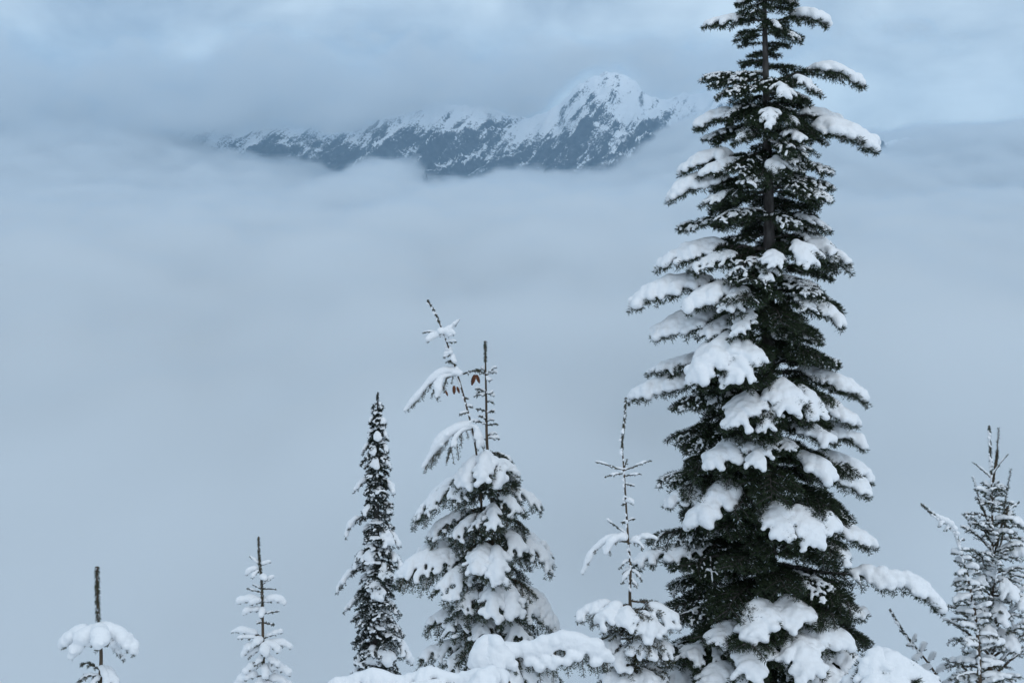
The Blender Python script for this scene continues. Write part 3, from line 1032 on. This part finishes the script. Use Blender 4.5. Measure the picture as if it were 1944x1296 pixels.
for y in np.arange(776, 1330, 3.4):
    az = k * 2.399 + rng.uniform(-.4, .4)
    ln = np.interp(y, [776, 850, 930, 1050, 1110, 1200, 1300], [6, 20, 27, 36, 42, 46, 48]) * rng.uniform(.65, 1.1)
    nfir.bough((715 + math.cos(az) * ln, y + ln * .35, math.sin(az) * ln), y, .1, 7 + .34 * ln, 0, sides=7, droop=.3, light=float(rng.choice([.1, .3, .45, .65])), sub=ln > 25)
    k += 1

# ------------------------------------------------------------------ small trees to the left
SAPL = 'young trees poking up through the fog'
s1 = Tree('spruce_sapling', 'young spruce with snow cushions on every whorl, right of the lone bare spike', 13.0,
          [(491, 1018), (492, 1055), (497, 1110), (499, 1200), (500, 1300)], [1.5, 1.9, 2.4, 3.2, 4], M_SAP, 'tree', SAPL, needle_len=3.0, voxel=2.0, dens=280, bark_m=M_TWIG,
          stem_needles=(1018, 1160, 2.2))
for tip, by, arch, W, snow in [
    ((475, 1056, 0), 1074, .0, 3, 6), ((513, 1067, 0), 1073, .0, 3, 8), ((467, 1092, -3), 1080, .3, 4, 9), ((479, 1098, -12), 1082, .3, 6, 7), ((520, 1094, 3), 1110, .0, 3, 7),
    ((505, 1102, -14), 1098, .2, 6, 9), ((468, 1116, 0), 1124, -.05, 3, 3), ((524, 1118, 0), 1117, .0, 3, 2), ((480, 1110, 9), 1118, .1, 3, 5),
    ((450, 1146, -2), 1143, .2, 8, 12), ((476, 1148, -12), 1142, .2, 8, 10), ((541, 1147, 0), 1142, .3, 9, 12), ((515, 1142, 8), 1142, .2, 8, 10),
    ((462, 1167, -8), 1160, .3, 8, 11), ((530, 1160, -4), 1164, .0, 5, 4), ((497, 1172, -18), 1158, .3, 7, 10), ((488, 1182, -5), 1180, .1, 5, 4), ((521, 1186, 0), 1182, .1, 6, 4),
    ((440, 1200, 0), 1208, .15, 8, 10), ((452, 1212, -8), 1212, .1, 8, 7), ((535, 1200, 0), 1212, .1, 8, 9), ((480, 1230, -14), 1216, .3, 10, 12), ((461, 1246, -6), 1222, .35, 12, 14),
    ((553, 1231, 0), 1220, .2, 12, 12), ((530, 1238, -14), 1222, .3, 12, 13), ((505, 1246, -24), 1224, .35, 12, 13), ((470, 1252, 8), 1230, .2, 12, 11),
    ((487, 1262, -20), 1244, .2, 11, 9), ((530, 1266, -16), 1246, .2, 12, 10), ((465, 1280, -6), 1262, .25, 12, 12), ((551, 1283, 0), 1264, .25, 12, 13), ((505, 1288, -24), 1264, .3, 12, 12),
    ((525, 1280, 8), 1262, .2, 12, 11), ((445, 1306, 0), 1282, .3, 14, 13), ((560, 1310, 0), 1290, .3, 14, 13), ((490, 1314, -26), 1290, .3, 14, 13), ((520, 1320, -20), 1296, .3, 14, 12),
]:
    s1.bough(tip, by, arch * .45, W, snow if snow > 4 else 0, cover=(.2, 1), sides=6, sub=False, droop=.1, needle=3.2, K=.72, stop=(.4, .8), light=.4 if snow <= 4 else 0)

s2 = Tree('fir_sapling', 'lone dark spike of a young fir above a parasol shaped cap of snow', 9.0,
          [(184, 1075), (185, 1130), (187, 1190), (190, 1215), (192, 1250), (189, 1310)], [2.4, 2.5, 2.8, 3.2, 3.6, 4.5], M_SAP, 'tree', SAPL, needle_len=6.5, voxel=2.4, dens=330,
          bark_m=M_TWIG, stem_needles=(1075, 1200, 4.2))
for tip, by, via, W, snow, c0 in [
    ((117, 1230, 12), 1203, [(150, 1205, 8)], 16, 15, .05), ((135, 1250, -22), 1200, [(152, 1222, -16), (172, 1206, -8)], 18, 17, .0), ((258, 1242, -8), 1200, [(214, 1205, -4), (240, 1220, -6)], 18, 16, .0),
    ((232, 1250, 26), 1206, [(212, 1222, 12)], 16, 10, .0), ((188, 1232, -60), 1202, [(188, 1208, -30)], 22, 17, .0), ((176, 1215, 40), 1203, [(180, 1206, 20)], 18, 12, .0)]:
    s2.bough(tip, by, via=via, W=W, snow=snow, cover=(c0, 1), sides=8, sub=False, droop=.3, needle=6.0, K=.95, stop=(.5, .8))
s2.cushion([(187, 1199, 0, 9), (187, 1204, -4, 13), (178, 1210, -8, 16), (198, 1210, -8, 16), (188, 1212, -24, 17), (188, 1210, 12, 15), (168, 1216, -10, 14), (210, 1216, -8, 14)], 10)
for tip, by, snow, W in [((152, 1263, 0), 1272, 0, 10), ((149, 1295, -6), 1283, 6, 10), ((222, 1302, -14), 1272, 16, 14), ((205, 1305, -26), 1268, 13, 12), ((170, 1318, -30), 1285, 10, 14), ((222, 1290, 14), 1268, 10, 12)]:
    s2.bough(tip, by, .2, W, snow, cover=(.0, 1), sides=6, sub=False, droop=.4, needle=6.0)

# ------------------------------------------------------------------ the spindly tree between spruce and big fir
sp = Tree('hemlock_sapling', 'spindly bare topped sapling with one starry whorl, against the left side of the tallest fir', 10.3,
          [(1188, 754), (1186, 795), (1181, 840), (1184, 885), (1188, 950), (1193, 1030), (1197, 1080), (1196, 1140), (1205, 1230), (1210, 1310)],
          [1.0, 1.3, 1.6, 1.9, 2.1, 2.5, 3, 4, 6, 8], M_SAP, 'tree', None, needle_len=3.4, voxel=2.2, dens=260, bark_m=M_TWIG, stem_needles=(752, 860, 2.8))
for tip, by, arch, W, snow, li in [
    ((1131, 877, 0), 893, .02, 4, 0, .5), ((1236, 874, 0), 893, .02, 4, 0, .5), ((1147, 906, -14), 899, .05, 4, 0, .5), ((1218, 900, -12), 903, .02, 4, 0, .5), ((1204, 922, -8), 918, .0, 4, 0, .4),
    ((1190, 872, 20), 892, .0, 4, 0, .4), ((1202, 958, -6), 954, .3, 4, 8, 0), ((1182, 958, 4), 956, .2, 4, 5, 0), ((1180, 992, -3), 990, .1, 4, 4, 0), ((1153, 987, 2), 1015, .0, 4, 0, .5), ((1205, 985, 6), 990, .1, 4, 4, 0),
    ((1105, 1089, -10), 1028, .28, 13, 12, 0), ((1150, 1052, -26), 1026, .3, 18, 13, 0), ((1165, 1018, 10), 1028, .1, 10, 8, 0), ((1246, 1024, -6), 1030, .12, 12, 9, 0), ((1222, 1042, -20), 1030, .2, 12, 7, 0),
    ((1176, 1080, -4), 1064, .2, 6, 5, 0), ((1218, 1102, 0), 1082, .15, 8, 5, 0), ((1180, 1108, -6), 1084, .15, 7, 6, 0), ((1210, 1116, -10), 1096, .1, 7, 4, 0), ((1182, 1090, 8), 1078, .1, 6, 5, 0)]:
    sp.bough(tip, by, arch, W, snow, cover=(.1, 1), sides=6, sub=False, droop=.4, light=li, needle=3.4, K=.8, side_snow=.4)
for tip, by, arch, W, snow in [
    ((1095, 1171, -6), 1132, .18, 34, 15), ((1140, 1185, -50), 1130, .28, 44, 19), ((1185, 1190, -70), 1132, .3, 40, 19), ((1240, 1205, -60), 1134, .3, 48, 22), ((1285, 1180, -10), 1134, .18, 44, 19),
    ((1135, 1240, -30), 1180, .2, 44, 14), ((1170, 1268, -60), 1195, .25, 46, 17), ((1225, 1245, -70), 1185, .3, 44, 18), ((1275, 1240, -20), 1180, .2, 44, 15), ((1145, 1290, -40), 1230, .2, 46, 19),
    ((1180, 1310, -70), 1240, .25, 48, 17), ((1235, 1310, -70), 1240, .25, 48, 17), ((1260, 1290, -10), 1235, .2, 44, 15), ((1120, 1330, -20), 1260, .2, 44, 15)]:
    by += .5 * (tip[1] - by)
    sp.bough(tip, by, arch * .7, W * .9, snow, cover=(.35, 1), sides=11, droop=.4, hang=.2, needle=5.4, K=.56, stop=(.35, .8))

k = 0
for y in np.arange(1140, 1310, 7.0):
    az = k * 2.399
    ln = rng.uniform(50, 95)
    sp.bough((1200 + math.cos(az) * ln, y + ln * .3, math.sin(az) * ln), y, .1, 40, 0, sides=8, droop=.3, hang=.1, light=float(rng.choice([0, .2, .4])), needle=5.0)
    k += 1
sp.flecks(760, 1130, 90, 2.2)

# ------------------------------------------------------------------ the trees at the right edge
rt = Tree('spruce_sapling', 'many stemmed young spruce with two upright leader spikes', 12.0,
          [(1878, 807), (1880, 860), (1882, 900), (1884, 1000), (1883, 1100), (1881, 1200), (1880, 1310)], [1.2, 1.5, 1.9, 2.6, 3.5, 5, 7], M_FROST, 'tree', None, needle_len=3.8, voxel=2.1, dens=280,
          bark_m=M_TWIG, stem_needles=(807, 905, 2.8))
STEMS = [  # upright side leaders: tip, row, path
    ((1896, 812, 30), 935, [(1894, 850, 26), (1891, 890, 16)]), ((1919, 890, -8), 1072, [(1914, 950, -10), (1905, 1010, -10), (1892, 1050, -6)]),
    ((1847, 906, -6), 1010, [(1856, 940, -8), (1866, 970, -8)])]
for tip, by, via in STEMS:
    rt.bough(tip, by, via=via, W=5, snow=0, sides=3, sub=False, needle=3.6, light=.25, thick=.6)
rt.bough((1846, 877, -4), 907, .02, 4, 5, cover=(.0, 1), sides=3, sub=False, needle=3)
rt.bough((1913, 862, 0), 902, .02, 4, 5, cover=(.0, 1), sides=3, sub=False, needle=3)
rt.bough((1896, 914, -10), 926, .1, 6, 6, cover=(0, 1), sides=4, sub=False, needle=3)
rt.bough((1936, 952, -6), 985, .0, 4, 5, cover=(0, 1), sides=3, sub=False, needle=3, base=(1912, 970, -10))
k = 0
for y in np.arange(925, 1310, 4.8):
    az = k * 2.399 + rng.uniform(-.3, .3)
    ln = np.interp(y, [935, 1000, 1100, 1200, 1310], [28, 62, 86, 98, 104]) * rng.uniform(.65, 1.1)
    sn_ = float(rng.choice([0, 0, 6, 9]))
    up = rng.uniform(-.8, .05)
    rt.bough((1883 + math.cos(az) * ln, y + ln * up, math.sin(az) * ln * .9), y, .08, 10 + .2 * ln, sn_, cover=(.15, .95), sides=7, droop=.25, light=0 if sn_ else .5, sub=False, needle=4.0, snow_main=.8, K=.6, stop=(.3, .7))
    k += 1
for tip, by, snow in [((1944, 1000, 0), 1000, 12), ((1960, 1062, -30), 1060, 22), ((1965, 1180, -40), 1130, 22), ((1850, 1128, -50), 1090, 12), ((1846, 1190, -50), 1150, 10), ((1925, 1140, -60), 1100, 14), ((1905, 1190, -70), 1140, 12),
                      ((1870, 1230, -80), 1180, 12), ((1930, 1240, -60), 1200, 14)]:
    rt.bough(tip, by, .25, 24, snow, cover=(.25, 1), sides=9, droop=.45, hang=.2, needle=4.2)

rt.flecks(815, 1290, 120, 2.2)

rb = Tree('spruce_sapling', 'young tree with a bent over tip, just left of the many stemmed spruce', 11.4,
          [(1748, 955), (1766, 972), (1785, 985), (1806, 1000), (1818, 1022), (1828, 1060), (1840, 1110), (1852, 1170), (1858, 1240), (1860, 1310)],
          [1.3, 1.5, 1.7, 2, 2.2, 2.5, 2.9, 3.4, 4, 5], M_FROST, 'tree', None, needle_len=3.6, voxel=2.1, dens=280, bark_m=M_TWIG, stem_needles=(953, 1120, 2.6))
rb.cushion([(1749, 953, 0, 3), (1756, 959, 0, 3.4), (1763, 966, 0, 4), (1771, 972, 0, 4.4), (1779, 978, 0, 5), (1787, 983, 0, 7), (1796, 987, 0, 8), (1805, 993, 0, 8), (1812, 1002, 0, 7), (1817, 1012, 0, 6), (1822, 1026, 0, 4)], 5)
for tip, by, snow, W in [((1782, 1000, -8), 990, 9, 5), ((1792, 1008, -4), 1000, 7, 5), ((1830, 1022, 6), 1030, 5, 6)]:
    rb.bough(tip, by, .1, W, snow, cover=(0, 1), sides=4, sub=False, needle=3)
k = 0
for y in np.arange(1045, 1310, 8.0):
    sx_ = rb.stem_at(y)
    cx = np.interp(y, [1045, 1110, 1170, 1310], [1824, 1840, 1852, 1860])
    az = math.pi * (k % 2) + rng.uniform(-1.0, 1.0)
    ln = np.interp(y, [1045, 1150, 1300], [16, 38, 62]) * rng.uniform(.7, 1.1)
    rb.bough((cx + math.cos(az) * ln, y + ln * rng.uniform(-.35, .3), math.sin(az) * ln), y, .08, 8 + .2 * ln, float(rng.choice([5, 8, 11])), cover=(.1, .95), sides=7, droop=.25, sub=False, needle=4.0, snow_main=.8, K=.65, stop=(.3, .8))
    k += 1

rb.flecks(975, 1290, 120, 2.4)

rs = Tree('spruce_sapling', 'thin drooping twig of a sapling below the long reaching bough of the tallest fir', 12.4,
          [(1689, 1155), (1702, 1178), (1720, 1205), (1738, 1228), (1760, 1255), (1780, 1285), (1795, 1320)], [1.1, 1.4, 1.6, 1.9, 2.2, 2.6, 3.2], M_FROST, 'tree', None, needle_len=3.4, voxel=2.1,
          dens=260, bark_m=M_TWIG, stem_needles=(1153, 1240, 2.2))
for tip, by, snow, W in [((1708, 1197, 0), 1205, 3, 5), ((1738, 1205, 0), 1222, 6, 7), ((1722, 1225, -6), 1228, 5, 7), ((1756, 1222, 6), 1240, 8, 9), ((1735, 1252, -8), 1244, 8, 10), ((1775, 1240, 0), 1258, 8, 10),
                         ((1750, 1275, -10), 1266, 10, 12), ((1800, 1262, 4), 1280, 9, 12), ((1765, 1298, -12), 1288, 10, 14), ((1815, 1290, 0), 1302, 9, 14)]:
    rs.bough(tip, by, .12, W, snow, cover=(.1, 1), sides=6, sub=False, droop=.3, needle=3.8, K=.7)

rs.flecks(1160, 1296, 50, 2.0)

# ------------------------------------------------------------------ snow-bowed trees along the lower edge
mb = Tree('hemlock_sapling', 'snow buried hemlock bowed over in an arch in front of the spruce', 9.6,
          [(925, 1218), (930, 1235), (938, 1270), (942, 1340)], [4, 6, 7, 8], M_SPRUCE, 'tree', None, needle_len=5.0, voxel=2.6, dens=300, bark_m=M_TWIG)
mb.bough((1160, 1256, -10), 1240, W=32, snow=20, cover=(0, 1), sides=34, droop=.9, hang=1.1, K=.8, stop=(.12, .42), via=[(1000, 1236, -10), (1060, 1218, -10), (1115, 1226, -10)], lean=70)
mb.bough((912, 1262, -40), 1222, .3, 34, 27, cover=(0, 1), sides=8, droop=.6, hang=.4)
mb.bough((955, 1262, -50), 1222, .3, 34, 26, cover=(0, 1), sides=8, droop=.6, hang=.5)
mb.bough((985, 1300, -30), 1240, .2, 48, 20, cover=(0, 1), sides=9, droop=.7, hang=.8)
mb.bough((1055, 1290, 10), 1250, .12, 50, 15, cover=(.3, 1), sides=11, droop=.7, hang=.9)
ml = Tree('hemlock_sapling', 'low sapling pressed flat under a long ridge of snow below the slender fir', 8.6,
          [(962, 1290), (966, 1310), (970, 1360)], [6, 8, 9], M_SPRUCE, 'tree', None, needle_len=5.5, voxel=2.8, dens=300, bark_m=M_TWIG)
ml.bough((612, 1312, 0), 1304, W=34, snow=26, cover=(0, 1), sides=30, K=.5, stop=(.4, .9), droop=.7, hang=.6, via=[(915, 1284, -20), (870, 1297, -14), (815, 1280, -8), (765, 1298, -4), (715, 1283, 0), (660, 1298, 0)], lean=70)
ml.bough((900, 1310, -60), 1294, .25, 40, 27, cover=(0, 1), sides=9, droop=.6, hang=.4)
ml.bough((730, 1318, -30), 1300, W=32, snow=22, cover=(.5, 1), sides=14, droop=.5, hang=.4, via=[(850, 1300, -30)])
mr = Tree('fir_sapling', 'small fir buried under a smooth mound of snow, at the foot of the tallest fir', 8.4,
          [(1668, 1238), (1672, 1260), (1680, 1330)], [4, 7, 9], M_FIR, 'tree', None, needle_len=7.0, voxel=3.0, dens=330)
for tip, by, snow, W, arch in [((1632, 1278, -10), 1240, 24, 34, .15), ((1655, 1300, -70), 1240, 30, 46, .25), ((1715, 1305, -80), 1244, 34, 56, .2), ((1788, 1318, -20), 1246, 34, 56, .06), ((1745, 1300, 20), 1246, 30, 50, .06),
                               ((1690, 1345, -110), 1262, 38, 70, .2), ((1760, 1350, -80), 1262, 36, 70, .15), ((1620, 1340, -60), 1262, 30, 60, .2)]:
    mr.bough(tip, by, arch, W, snow, cover=(0, 1), sides=13, droop=.35, K=.42, stop=(.4, .8), needle=9.0)

settle_snow()
